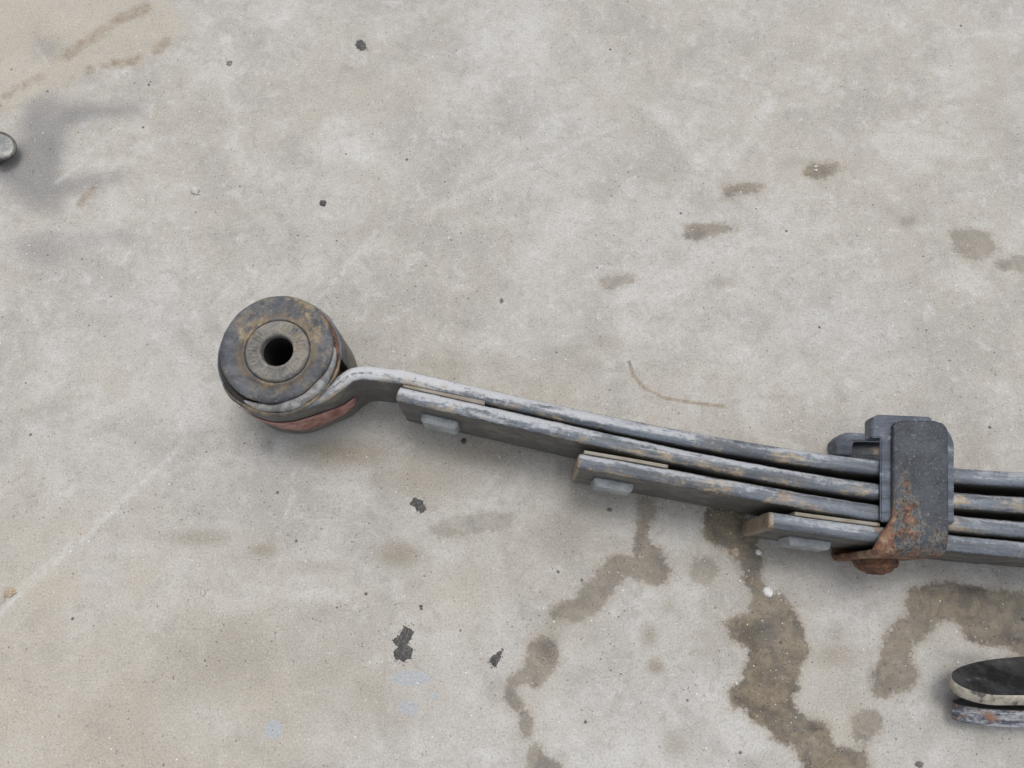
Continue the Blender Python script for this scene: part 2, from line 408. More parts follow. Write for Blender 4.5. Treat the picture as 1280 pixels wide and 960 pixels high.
# softer brown tint, which also paints the shadow below the eye
brown = np.zeros(N)
for e, k in [((812, 795, 12, 16), .6), ((820, 833, 12, 11), .8), ((877, 812, 18, 14), .3), ((844, 930, 18, 18), .5), ((836, 757, 10, 9), .35),
             ((1041, 821, 22, 16), .5), ((1045, 790, 10, 14), .3), ((250, 672, 48, 11), .55), ((329, 688, 18, 9), .7), ((497, 695, 34, 16), .75), ((405, 710, 40, 9), .3),
             ((700, 778, 16, 12), .5), ((690, 790, 22, 14), .4), ((425, 566, 60, 20), .75), ((600, 566, 50, 20), .5), ((470, 602, 16, 10), .35), ((720, 632, 20, 12), .35), ((700, 670, 40, 30), .3),
             ((905, 352, 22, 7), .35), ((841, 320, 22, 14), .25), ((1178, 203, 20, 10), .3), ((828, 224, 14, 9), .25), ((1145, 350, 6, 9), .3),
             ((530, 600, 60, 20), .25), ((290, 820, 70, 50), .28), ((430, 870, 80, 40), .25), ((170, 890, 80, 60), .18), ((1025, 690, 70, 12), .35),
             ((760, 430, 26, 10), .3), ((1220, 560, 30, 22), .22), ((1250, 140, 40, 60), .18), ((650, 540, 60, 8), .25), ((905, 250, 10, 4), .3),
             ((560, 460, 40, 25), .2), ((620, 700, 50, 40), .18), ((880, 800, 22, 14), .25), ((700, 450, 60, 30), .12), ((1250, 935, 30, 20), .25), ((1178, 905, 20, 14), .25)]:
    e = (e[0], e[1], e[2] * 1.3, e[3] * 1.35); brown = np.maximum(brown, np.minimum(ell(*e) * k * 1.15, 1))
# rusty streaks
rust = np.zeros(N)
def streak(pts, w, k):
    global rust
    rust = np.maximum(rust, np.exp(-(line_d(pts) / w) ** 2) * k)
c4 = (0, 0, 2.667)
streak(crop(*c4, [(215,188),(270,150),(340,105),(410,58),(480,30)]), .010, .75)
streak(crop(*c4, [(-20,350),(30,315),(70,288),(130,260)]), .009, .75)
streak(crop(*c4, [(300,232),(380,212),(440,205),(468,190)]), .008, .75)
streak(crop(*c4, [(528,165),(548,142)]), .010, .8)
streak(crop(*c4, [(225,290),(240,262)]), .006, .5)
streak(crop(*c4, [(-10,385),(50,350),(100,330)]), .006, .35)
streak(crop(*c4, [(260,682),(285,655),(312,628)]), .007, .75)
streak(crop(*c4, [(340,655),(395,630)]), .006, .4)
streak([(786, 452), (792, 470), (806, 486), (830, 497), (862, 503), (905, 508)], .0020, 1.15)
streak([(1065, 427), (1083, 433), (1103, 452), (1130, 470)], .003, .40)
streak([(1151, 395), (1158, 425), (1166, 455)], .003, .40)
streak([(1236, 180), (1242, 230)], .003, .25)
streak([(1152, 334), (1165, 322), (1183, 318)], .0016, .5)
streak([(0, 754), (10, 738)], .005, .7)
streak([(900, 205), (918, 197)], .004, .3)
streak([(918, 683), (920, 697)], .006, .55)
# grey-violet soft patches at the left, smaller grey marks elsewhere
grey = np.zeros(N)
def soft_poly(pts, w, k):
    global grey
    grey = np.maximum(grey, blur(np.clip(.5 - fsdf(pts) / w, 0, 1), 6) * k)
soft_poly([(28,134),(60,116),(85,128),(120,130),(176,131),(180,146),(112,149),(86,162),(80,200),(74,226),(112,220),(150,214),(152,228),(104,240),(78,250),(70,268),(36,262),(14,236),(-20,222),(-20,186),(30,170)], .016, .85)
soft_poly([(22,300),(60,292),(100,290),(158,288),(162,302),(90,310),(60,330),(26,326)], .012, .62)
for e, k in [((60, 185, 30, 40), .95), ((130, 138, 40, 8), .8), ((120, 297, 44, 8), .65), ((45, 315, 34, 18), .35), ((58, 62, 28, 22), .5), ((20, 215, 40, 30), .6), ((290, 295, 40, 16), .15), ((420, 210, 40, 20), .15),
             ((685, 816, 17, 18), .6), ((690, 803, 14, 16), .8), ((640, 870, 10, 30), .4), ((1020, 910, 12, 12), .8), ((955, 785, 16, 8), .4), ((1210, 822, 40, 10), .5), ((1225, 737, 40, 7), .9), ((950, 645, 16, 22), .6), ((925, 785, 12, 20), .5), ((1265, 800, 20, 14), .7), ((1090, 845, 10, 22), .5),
             ((95, 800, 5, 8), .4), ((455, 430, 26, 22), .25), ((335, 558, 14, 12), .5), ((346, 540, 30, 10, 20), .3), ((700, 585, 10, 18), .35), ((290, 580, 20, 7), .4)]:  # the faint one right of the eye paints the soft shadow there
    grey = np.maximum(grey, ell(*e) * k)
# pale blue-grey rubbed patches
blue = np.zeros(N)
for e, k in [((342, 912, 16, 17), .95), ((510, 885, 19, 13, 25), 1.0), ((515, 848, 40, 16), .75), ((545, 870, 18, 14), .5), ((1050, 90, 90, 60), .12), ((150, 620, 30, 40), .25)]:
    blue = np.maximum(blue, ell(*e) * k)
# warm beige ground-in dirt
beige = np.clip(.5 - fsdf(crop(*c4, [(-60,-60),(565,-60),(575,20),(625,100),(540,165),(470,205),(330,225),(230,270),(120,330),(-60,420)])) / .018, 0, 1) * .75
lowleft = np.clip((P(300, 600).y - Y) / .25 + .2, 0, 1) * np.clip((P(640, 700).x - X) / .35, 0, 1)
beige = np.maximum(beige, lowleft * .62)
for e, k in [((60, 740, 90, 50), .75), ((170, 720, 50, 60), .6), ((110, 650, 70, 50), .45), ((160, 480, 90, 60), .25), ((520, 590, 60, 50), .4), ((560, 740, 90, 60), .4), ((620, 900, 70, 40), .3),
             ((240, 150, 60, 26), .3), ((10, 350, 40, 24), .4), ((440, 840, 60, 60), .3), ((20, 480, 40, 90), .25)]:
    beige = np.maximum(beige, ell(*e) * k)
# scratches
scr = np.zeros(N)
for pts, w, k in [([(-40, 800), (110, 668), (222, 562)], .0030, .75), ([(20, 738), (150, 625), (222, 562)], .0016, .6), ([(222, 562), (375, 402)], .0018, .22), ([(375, 402), (470, 290)], .0018, .55),
                  ([(388, 362), (468, 300)], .0014, .4), ([(540, 262), (620, 225), (755, 165)], .0028, .5), ([(755, 165), (860, 110), (1000, 60)], .003, .2),
                  ([(47, 62), (57, 75), (62, 83)], .0014, .6), ([(70, 228), (84, 218)], .002, .5), ([(300, 285), (330, 270)], .0016, .4), ([(380, 30), (470, 22)], .0018, .2),
                  ([(800, 700), (830, 640)], .0015, .15), ([(1000, 120), (1200, 90)], .0016, .15), ([(330, 775), (470, 790)], .0016, .12)]:
    scr = np.maximum(scr, np.exp(-(line_d(pts) / w) ** 2) * k)
# pale efflorescence round the wet marks and chalky lights
lightm = np.zeros(N)
for e, k in [((960, 738, 10, 10), 1.), ((1080, 770, 60, 40), .4), ((1130, 850, 60, 50), .45), ((800, 760, 80, 60), .3), ((860, 860, 60, 70), .3), ((480, 705, 70, 22), .3), ((560, 690, 40, 20), .35), ((440, 170, 60, 40), .25),
             ((400, 745, 60, 12), .2), ((340, 460, 10, 10), .1), ((620, 640, 60, 30), .25), ((880, 340, 200, 100), .2), ((600, 430, 40, 25), .3), ((450, 185, 50, 40), .35), ((1170, 560, 60, 30), .2), ((870, 655, 30, 25), .25), ((250, 900, 90, 40), .2), ((610, 945, 20, 10), .5), ((210, 240, 60, 20), .2)]:
    lightm = np.maximum(lightm, ell(*e) * k)

nx, ny = len(xs), len(ys)
me = bpy.data.meshes.new('concrete_floor')
idx = np.arange(N).reshape(ny, nx)
quads = np.stack([idx[:-1, :-1], idx[:-1, 1:], idx[1:, 1:], idx[1:, :-1]], -1).reshape(-1, 4)
me.vertices.add(N); me.vertices.foreach_set('co', np.stack([X, Y, np.zeros(N)], 1).ravel())
me.loops.add(quads.size); me.loops.foreach_set('vertex_index', quads.ravel().astype(np.int32))
me.polygons.add(len(quads)); me.polygons.foreach_set('loop_start', np.arange(0, quads.size, 4, dtype=np.int32))
me.polygons.foreach_set('loop_total', np.full(len(quads), 4, dtype=np.int32))
me.update(calc_edges=True)
def colattr(name, r, g, b, a):
    at = me.color_attributes.new(name, 'FLOAT_COLOR', 'POINT')
    at.data.foreach_set('color', np.stack([r, g, b, a], 1).astype(np.float32).ravel())
colattr('stain_shade_a', wet, wetS, brown, rust)
colattr('stain_shade_b', grey, blue, beige, scr)
colattr('stain_c', lightm, lightm * 0, lightm * 0, lightm * 0 + 1)

def concrete():
    t = NT('stained_concrete')
    A = t.attr('stain_shade_a'); B = t.attr('stain_shade_b'); Cc = t.attr('stain_c')
    a = t.rgb(A.outputs['Color']); b = t.rgb(B.outputs['Color']); c = t.rgb(Cc.outputs['Color'])
    big = t.noise(3.2, 4, .6); mid = t.noise(14, 6, .62, off=2, dist=.6); m2 = t.noise(48, 6, .68, off=5, dist=.5); m3 = t.noise(130, 5, .7, off=8)
    grain = t.noise(520, 4, .75, off=1); g2 = t.noise(1100, 2, .6, off=4); g3 = t.noise(260, 4, .7, off=9)
    brk = t.noise(75, 7, .75, off=12)
    col = t.mix(t.step(big, .40, .62), (.420, .396, .350), (.448, .434, .408))
    col = t.mix(t.step(mid, .46, .64, 0, .70), col, (.345, .330, .300))
    col = t.mix(t.step(mid, .48, .34, 0, .60), col, (.52, .51, .485))
    col = t.mix(t.step(m2, .53, .68, 0, .55), col, (.55, .545, .53))
    col = t.mix(t.step(m2, .47, .33, 0, .50), col, (.31, .29, .26))
    col = t.mix(t.step(m3, .48, .36, 0, .30), col, (.29, .27, .24)); col = t.mix(t.step(m3, .54, .66, 0, .28), col, (.60, .59, .57))
    pk = t.noise(9, 5, .6, off=20); col = t.mix(t.step(pk, .50, .68, 0, .38), col, (.415, .378, .315))
    # large tints
    col = t.mix(t.math('MULTIPLY', b[2], t.step(m2, .3, .6, .45, .9)), col, (.432, .382, .302))
    col = t.mix(t.math('MULTIPLY', c[0], t.step(m3, .35, .6, .3, 1.)), col, (.60, .595, .58))
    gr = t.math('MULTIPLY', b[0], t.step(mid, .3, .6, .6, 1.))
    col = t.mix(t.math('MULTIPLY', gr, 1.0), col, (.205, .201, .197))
    col = t.mix(t.math('MULTIPLY', t.step(t.math('ADD', b[1], t.math('MULTIPLY', t.math('SUBTRACT', brk, .5), .5)), .35, .5), .75), col, (.37, .405, .44))
    br = t.math('MULTIPLY', a[2], t.step(m3, .3, .6, .55, 1.))
    col = t.mix(t.math('MULTIPLY', br, 1.0), col, (.250, .215, .155))
    # soaked stains with ragged edges
    wj = t.math('ADD', a[0], t.math('MULTIPLY', t.math('SUBTRACT', brk, .5), 1.25))
    wj = t.math('ADD', wj, t.math('MULTIPLY', t.math('SUBTRACT', m2, .5), .45))
    wj = t.math('ADD', wj, t.math('MULTIPLY', t.math('SUBTRACT', g3, .5), .8))
    w = t.math('MULTIPLY', t.step(wj, .34, .66), a[1])
    wc = t.mix(t.step(m2, .35, .65), (.098, .073, .042), (.190, .150, .092))
    wc = t.mix(t.step(m2, .54, .36, 0, .8), wc, (.068, .056, .038))
    wc = t.mix(t.step(g3, .46, .36, 0, .75), wc, (.06, .05, .04))
    wc = t.mix(t.step(g3, .60, .70, 0, .5), wc, (.36, .32, .26))
    col = t.mix(t.math('MULTIPLY', w, t.step(mid, .35, .62, .97, .80)), col, wc)
    col = t.mix(t.math('MULTIPLY', t.math('MULTIPLY', w, b[0]), t.step(g3, .62, .40)), col, (.045, .042, .038))
    halo = t.math('MULTIPLY', t.step(wj, .02, .42), t.math('SUBTRACT', 1.0, t.step(wj, .40, .58)))
    col = t.mix(t.math('MULTIPLY', t.math('MULTIPLY', halo, a[1]), .38), col, (.34, .30, .23))
    # rust
    rr = t.step(t.math('ADD', A.outputs['Alpha'], t.math('ADD', t.math('MULTIPLY', t.math('SUBTRACT', brk, .5), 1.6), t.math('MULTIPLY', t.math('SUBTRACT', mid, .5), 1.2))), .15, 1.15)
    rr = t.math('MULTIPLY', rr, t.step(A.outputs['Alpha'], .02, .6))
    col = t.mix(t.math('MULTIPLY', rr, .85), col, t.mix(t.step(m3, .4, .6), (.20, .155, .11), (.31, .25, .17)))
    # scratches
    sc = t.math('MULTIPLY', B.outputs['Alpha'], t.step(m3, .38, .55, .35, 1.))
    col = t.mix(t.math('MULTIPLY', sc, .55), col, (.62, .62, .61))
    # grain, aggregate, pits, glints
    col = t.mix(t.math('MULTIPLY', t.step(grain, .50, .34, 0, .46), t.math('SUBTRACT', 1.0, t.math('MULTIPLY', w, .4))), col, (.20, .18, .15))
    col = t.mix(t.math('MULTIPLY', t.step(grain, .56, .70, 0, .46), t.math('SUBTRACT', 1.0, t.math('MULTIPLY', w, .75))), col, (.68, .67, .65))
    col = t.mix(t.math('MULTIPLY', t.step(g2, .54, .70, 0, .34), t.math('SUBTRACT', 1.0, t.math('MULTIPLY', w, .6))), col, (.72, .71, .70))
    col = t.mix(t.step(g2, .44, .28, 0, .36), col, (.16, .15, .14))
    v = t.n.new('ShaderNodeTexVoronoi'); v.inputs['Scale'].default_value = 120; t.l.new(t.tc, v.inputs['Vector'])
    vc = t.rgb(v.outputs['Color'])
    pit = t.math('MULTIPLY', t.step(v.outputs['Distance'], .13, .07), t.step(vc[0], .80, .84))
    wh = t.math('MULTIPLY', t.step(v.outputs['Distance'], .11, .06), t.step(vc[1], .86, .89))
    v2 = t.n.new('ShaderNodeTexVoronoi'); v2.inputs['Scale'].default_value = 300; t.l.new(t.tc, v2.inputs['Vector'])
    vd = t.rgb(v2.outputs['Color'])
    pit2 = t.math('MULTIPLY', t.step(v2.outputs['Distance'], .24, .14), t.step(t.math('ADD', vd[0], t.math('MULTIPLY', w, .22)), .88, .92))
    wh2 = t.math('MULTIPLY', t.step(v2.outputs['Distance'], .22, .12), t.step(t.math('ADD', vd[1], t.math('MULTIPLY', w, .02)), .955, .965))
    pm_ = t.step(mid, .36, .62, .15, 1.0)
    pit2 = t.math('MULTIPLY', pit2, t.math('MAXIMUM', pm_, w)); pit = t.math('MULTIPLY', pit, pm_); wh2 = t.math('MULTIPLY', wh2, t.math('MAXIMUM', t.step(m2, .40, .60), w))
    col = t.mix(t.math('MULTIPLY', pit, .75), col, (.07, .065, .06))
    col = t.mix(t.math('MULTIPLY', pit2, .6), col, (.09, .08, .07))
    col = t.mix(t.math('MULTIPLY', wh, .8), col, (.75, .73, .68))
    col = t.mix(t.math('MULTIPLY', wh2, .85), col, (.78, .74, .66))
    v3 = t.n.new('ShaderNodeTexVoronoi'); v3.inputs['Scale'].default_value = 48; t.l.new(t.tc, v3.inputs['Vector'])
    ve = t.rgb(v3.outputs['Color'])
    pit3 = t.math('MULTIPLY', t.step(v3.outputs['Distance'], .085, .04), t.step(ve[0], .86, .9))
    col = t.mix(t.math('MULTIPLY', pit3, .8), col, (.06, .055, .05))
    h = t.math('ADD', t.math('MULTIPLY', grain, .6), t.math('MULTIPLY', m3, .4))
    bn = t.bump(h, .0009, .55); bn = t.bump(m2, .003, .22, bn)
    bn = t.bump(t.math('MULTIPLY', t.math('ADD', t.math('ADD', pit, pit2), pit3), -1.0), .0008, .7, bn)
    rgh = t.math('SUBTRACT', .86, t.math('MULTIPLY', w, .30))
    return t.done(col, rgh, bn, 0, .35)
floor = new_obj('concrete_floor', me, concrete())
floor['kind'] = 'structure'

# ------------------------------------------------------------------ the leaf spring
ZT, ZB = .082, .006                       # upper and lower edge of the leaves as they lie on their side
S = P(700, 600, 0); S.z = 0
spring = thing('leaf_spring', 'long worn leaf spring lying on its side with rubber bushed eye and rusty clip', 'leaf spring', S)
LD = {  # x: (upper, lower) photo edges of the leaf edge strips
 0: [(500,459.5,481),(600,482,502),(700,504,524.5),(760,517,540),(850,535,558),(910,547,568.5),(960,555.5,575),(1000,561,581.5),(1100,573.5,592),(1192,584,603.5),(1280,590,610)],
 1: [(497,481.5,502.5),(600,503.5,524.5),(700,527,548),(760,539.5,561),(850,558.5,582),(910,572,593),(960,580.5,603),(1000,588,611),(1100,602.5,624.5),(1192,613,635),(1280,621.5,641)],
 2: [(722.5,563.7,586.2),(760,571.5,593.5),(850,588,609),(910,598,619),(960,607,628),(1000,614.5,636),(1100,631,651),(1192,643.5,665),(1280,651,672)],
 3: [(961,639,660.5),(1000,644,666),(1050,651,673),(1097,657.5,679),(1192,668,690),(1280,677,698)]}
poly = {}; TH = {0: .0128, 1: .0134, 2: .0134, 3: .0136}
for k, rows in LD.items():
    up = np.array([P(x, u, ZT)[:2] for x, u, l in rows]); lw = np.array([P(x, l, ZT)[:2] for x, u, l in rows])
    mid = (up + lw) / 2
    poly[k] = np.polyfit(mid[:, 0], mid[:, 1], 3 if k < 3 else 2)
    print('leaf', k, 'thick', np.round(np.linalg.norm(up - lw, axis=1) * 1000, 1))
def cy(k, x): return float(np.polyval(poly[k], x))
def cn(k, x):                                   # unit normal of the leaf, pointing to +y
    s = float(np.polyval(np.polyder(poly[k]), x)); return Vector((-s, 1, 0)).normalized()
XR = P(1420, 600, ZT).x
def end_taper(n, amount):                       # thickness falls off in the first and last millimetres
    return amount
UPV = Vector((0, 0, 1))
XCLIP = P(1190, 600, ZT).x; XEYE = P(418, 485, ZT).x
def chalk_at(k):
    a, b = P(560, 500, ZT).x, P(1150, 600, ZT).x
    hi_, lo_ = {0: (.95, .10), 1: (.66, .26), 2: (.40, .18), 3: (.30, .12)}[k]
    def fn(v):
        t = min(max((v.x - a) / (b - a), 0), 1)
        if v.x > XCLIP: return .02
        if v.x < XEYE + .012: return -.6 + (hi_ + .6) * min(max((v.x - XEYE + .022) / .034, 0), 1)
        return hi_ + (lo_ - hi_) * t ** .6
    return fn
for k in (1, 2, 3):
    x0 = P(LD[k][0][0], LD[k][0][1], ZT).x + .001
    pts, nr, T, lo, hi = [], [], [], [], []
    M = 150
    for i in range(M):
        x = x0 + (XR - x0) * i / (M - 1)
        if i == 0: pass
        pts.append(Vector((x, cy(k, x), 0))); nr.append(cn(k, x)); T.append(TH[k]); lo.append(ZB); hi.append(ZT)
    # slightly rounded tip: two extra rings
    tdir = (pts[0] - pts[1]).normalized()
    for off, s in ((.0006, .0005), (.0012, .0014)):
        pts.insert(0, pts[0] + tdir * .0006); nr.insert(0, nr[0]); T.insert(0, TH[k] - 2 * s); lo.insert(0, ZB + s); hi.insert(0, ZT - s)
    if k == 1:   # leaf tip trimmed round at its lower corners
        pass
    rr = [.0050] * len(pts)
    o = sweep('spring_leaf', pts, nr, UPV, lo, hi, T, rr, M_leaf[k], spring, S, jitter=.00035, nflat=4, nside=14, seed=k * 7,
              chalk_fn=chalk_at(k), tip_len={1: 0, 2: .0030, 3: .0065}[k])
    o['label'] = {1: 'second leaf, tip just right of the eye, pale chalky edge', 2: 'third leaf, starting midway along the spring', 3: 'shortest leaf beside the clip with a rusty orange tip'}[k]

# main leaf with its rolled eye
E = P(349, 444, .079); E.z = 0
Rout = (P(349 + 78, 444, .079) - P(349, 444, .079)).length
print('Rout', Rout)
ctr = []
arc0 = math.radians(-66)                         # where the leaf meets the roll
th_eye = .0070
arc = []
nA = 120
for i in range(nA + 1):
    a = arc0 - math.radians(298) * i / nA
    arc.append((E + Vector((math.cos(a), math.sin(a), 0)) * (Rout - th_eye / 2), th_eye))
joint = [P(402, 494.5, ZT), P(415, 485.5, ZT), P(427, 475.5, ZT), P(440, 467.5, ZT), P(456, 465, ZT), P(478, 467.5, ZT)]
xm = P(500, 470, ZT).x
main = [Vector((x, cy(0, x), 0)) for x in np.linspace(XR, xm, 130)]
raw = main + [Vector((j.x, j.y, 0)) for j in joint[::-1]]
thr = [TH[0]] * (len(main) + 3) + [.0125, .0112, .0088]
# resample the bend with Catmull-Rom so that it is smooth
ctrl = raw[-9:] + [arc[1][0], arc[6][0]]
ctht = thr[-9:] + [th_eye, th_eye]
sm, smt = [], []
for i in range(1, len(ctrl) - 2):
    p0, p1, p2, p3 = ctrl[i - 1:i + 3]
    for q in range(8):
        t = q / 8
        sm.append(.5 * ((2 * p1) + (-p0 + p2) * t + (2 * p0 - 5 * p1 + 4 * p2 - p3) * t * t + (-p0 + 3 * p1 - 3 * p2 + p3) * t ** 3))
        smt.append(ctht[i] + (ctht[i + 1] - ctht[i]) * t)
pts = main[:-3 + 0][:len(main) - 2] + sm[0:]
# drop any control duplicates so the path always advances
path = raw[:-9] + [ctrl[0]] + sm + [a[0] for a in arc[1:]]
T = thr[:-9] + [ctht[0]] + smt + [th_eye] * nA
nr = []
for i in range(len(path)):
    a, b = path[max(i - 1, 0)], path[min(i + 1, len(path) - 1)]
    d = (b - a).normalized(); nr.append(Vector((d.y, -d.x, 0)))
sm_t = list(T)
ZE = .079
hi = []; nmain = len(path) - nA - 16
for i in range(len(path)):
    t = min(max((i - (len(path) - nA - 30)) / 30, 0), 1); hi.append(ZT + (ZE - ZT) * t)
FLIP = 1 if nr[5].y > 0 else -1
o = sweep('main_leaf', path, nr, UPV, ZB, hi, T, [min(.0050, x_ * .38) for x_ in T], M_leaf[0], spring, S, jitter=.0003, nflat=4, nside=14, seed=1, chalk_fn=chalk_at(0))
FLIP = 1
o['label'] = 'longest leaf, chalky white edge, rolled into the eye round the bushing'

OUT = 1 if (path[-30] + nr[-30] * .001 - E).length > (path[-30] - E).length else -1
# red paint left on the outside of the eye
V, Fc = [], []
outer = [p + n_ * (t_ / 2 + .0009) * OUT for p, n_, t_ in zip(path, nr, T)]
target = P(447, 500, .040)
i0 = min(range(len(path) // 3, len(path)), key=lambda i: (outer[i].x - target.x) ** 2 + (outer[i].y - target.y) ** 2)
i1 = next(i for i in range(len(path) - nA, len(path)) if math.degrees(math.atan2(path[i].y - E.y, path[i].x - E.x)) < -128)
rng = list(range(i0, i1 + 1)); nb = len(rng) - 1
for c_, i in enumerate(rng):
    t = c_ / nb
    zt = .049 + .012 * t - .002 * math.sin(t * 9) - .022 * max(0, t - .7) / .3 * 0
    zb = .026 + .002 * math.sin(t * 7 + 1) + .012 * max(0, .10 - t) / .10 + .030 * max(0, t - .6) / .4
    for j in range(5):
        z = zb + (zt - zb) * j / 4; V.append(Vector((outer[i].x, outer[i].y, z)))
for i in range(nb):
    for j in range(4):
        q = i * 5 + j; Fc.append((q, q + 5, q + 6, q + 1))
pm = mesh_from('paint_band', V, Fc, True, S)
po = new_obj('paint_band', pm, M_red, spring)
so = po.modifiers.new('thick', 'SOLIDIFY'); so.thickness = .0006; so.offset = 0
po['label'] = 'faded red band on the outside of the eye'

# bushing: outer sleeve, rubber, inner sleeve
bush = bpy.data.objects.new('bushing', None); COL.objects.link(bush)
bush.parent = spring; bush.location = (E - S)
def C(o): return o
Eo = E
osl = lathe('outer_sleeve', [(Rout - th_eye - .0002, .004), (Rout - th_eye - .0002, .0805), (Rout - .0075, .0812), (Rout - .0035, .0802), (Rout - .0022, .0796), (Rout - .0018, .0785), (Rout - .0035, .0780)],
            Eo, M_ringrust, bush, E, 160, rfn=lambda a, r, z: 1 + .014 * max(0, math.cos(a - .9)) - .008 + .006 * math.sin(2 * a + 1) + .003 * math.sin(7 * a) if z > .079 else 1)
set_attr(osl.data, 'rustiness', [min(max(.5 + 1.2 * math.cos(math.atan2(v.co.y, v.co.x) - .55), 0), 1) for v in osl.data.vertices])
osl['label'] = 'rusty brown sleeve rim round the rubber'
RC = P(345, 434.5, .0885); RC.z = 0
Rr = (P(345 + 71, 434.5, .0885) - P(345, 434.5, .0885)).length
RL = P(345.5, 437.5, .093); RL.z = 0
rs_ = .0262
def rub_r(a, r, z):
    if r < .03: return 1
    k = (r - .03) / (Rr - .03)
    dent = math.exp(-((math.degrees(a) % 360 - 318) / 26) ** 2) * .045
    return 1 - dent * k + .004 * k * math.sin(3 * a + 2) + .0025 * k * math.sin(11 * a)
def rub_z(a, r, z):
    return .0007 * mnoise.noise(Vector((math.cos(a) * r, math.sin(a) * r, 0)) * 110) + .0006 * math.sin(a * 2 + .5) * (r / Rr)
prof = [(Rr - .006, .070), (Rr - .003, .0805), (Rr - .0006, .0835), (Rr, .0858), (Rr - .0010, .0876), (Rr - .0035, .0886)]
prof += [(r, .0889 + .0003 * math.sin((r) * 300)) for r in np.linspace(Rr - .006, .033, 8)]
prof += [(.0315, .0890), (.0300, .0896), (.0288, .0907), (.0279, .0909), (.0272, .0906), (.0267, .0898), (.0263, .0885)]
rb = lathe('rubber_body', prof, RC, M_rubber, bush, E, 160, rub_r, rub_z)
set_attr(rb.data, 'ring', [math.exp(-((math.hypot(v.co.x + E.x - RC.x, v.co.y + E.y - RC.y) - .0305) / .0035) ** 2) for v in rb.data.vertices])
for v in rb.data.vertices:      # the rubber closes up round the slightly off-centre sleeve
    r_ = math.hypot(v.co.x + E.x - RC.x, v.co.y + E.y - RC.y); k_ = min(max((.043 - r_) / .014, 0), 1); k_ = k_ * k_ * (3 - 2 * k_)
    v.co.x += (RL.x - RC.x) * k_; v.co.y += (RL.y - RC.y) * k_
rb['label'] = 'dark dusty rubber face with ochre dirt'
# the inner sleeve with its ring of radial serrations
def ser(a, r, z):
    if .0165 < r < .0232 and z > .0915:
        return -.0006 * (0.5 + 0.5 * math.copysign(1, math.sin(a * 40))) * (1 if math.sin(a * 1.5 + 2.2) > -.80 else .2)
    return 0
prof = [(.0262, .080), (.0262, .0900), (.0257, .0910), (.0248, .0922), (.0236, .0925), (.0230, .0925), (.0226, .0925), (.0200, .0925), (.0172, .0925), (.0166, .0925), (.0160, .0927), (.0146, .0927), (.0136, .0921), (.0129, .0905), (.0125, .080), (.0124, .003)]
isl = lathe('inner_sleeve', prof, RL, M_sleeve, bush, E, 320, None, ser)
bo = lathe('sleeve_bore', [(.0122, .0865), (.0121, .050), (.0121, .0015), (.0005, .0012)], RL, M_bore, bush, E, 64)  # lining and floor that paint the hole dark
# scraped lip of rubber squeezed out on the lower right of the rim
V, Fc = [], []; nL = 70; mL = 10
for i in range(nL + 1):
    t = i / nL; a = math.radians(8 + (-122 - 8) * t)
    wd = .0040 * math.sin(math.pi * t) ** .55 + .0002; rc_ = (Rout - .0052) - .0012 * math.exp(-((t - .45) / .3) ** 2)
    wd *= 1 + .12 * math.sin(t * 23)
    for j in range(mL):
        b = 2 * math.pi * j / mL
        rr = rc_ + wd * math.cos(b); z = .0822 + .0028 * math.sin(b) * (wd / .004) - .18 * wd * math.cos(b)
        p = E + Vector((math.cos(a) * rr, math.sin(a) * rr, 0)); V.append(Vector((p.x, p.y, z)))
for i in range(nL):
    for j in range(mL):
        q = i * mL + j; q2 = i * mL + (j + 1) % mL; Fc.append((q, q2, q2 + mL, q + mL))
Fc.append(tuple(range(mL))); Fc.append(tuple(nL * mL + j for j in range(mL)))
lp = new_obj('rubber_lip', mesh_from('rubber_lip', V, Fc, True, E), M_lip, bush)
lp['label'] = 'pale scraped crescent of rubber at the rim'
V, Fc = [], []   # a second, darker flap of torn rubber outside the first
for i in range(nL + 1):
    t = i / nL; a = math.radians(2 + (-150 - 2) * t)
    wd = (.0019 * math.sin(math.pi * t) ** .5 + .0002) * (1 + .35 * mnoise.noise(Vector((t * 14, 2, 0)))); rc_ = Rout - .0016 + .0007 * math.sin(t * 15)
    for j in range(mL):
        b = 2 * math.pi * j / mL; rr = rc_ + wd * math.cos(b); z = .0797 + .0016 * math.sin(b)
        p = E + Vector((math.cos(a) * rr, math.sin(a) * rr, 0)); V.append(Vector((p.x, p.y, z)))
new_obj('rubber_lip', mesh_from('rubber_lip', V, [(i * mL + j, i * mL + (j + 1) % mL, (i + 1) * mL + (j + 1) % mL, (i + 1) * mL + j) for i in range(nL) for j in range(mL)], True, E), M_flap, bush)['label'] = 'thin brown torn flap at the outer rim'
# cut end of the rolled eye: a dark wedge of rubber in the gap
g = P(432, 457, .074)

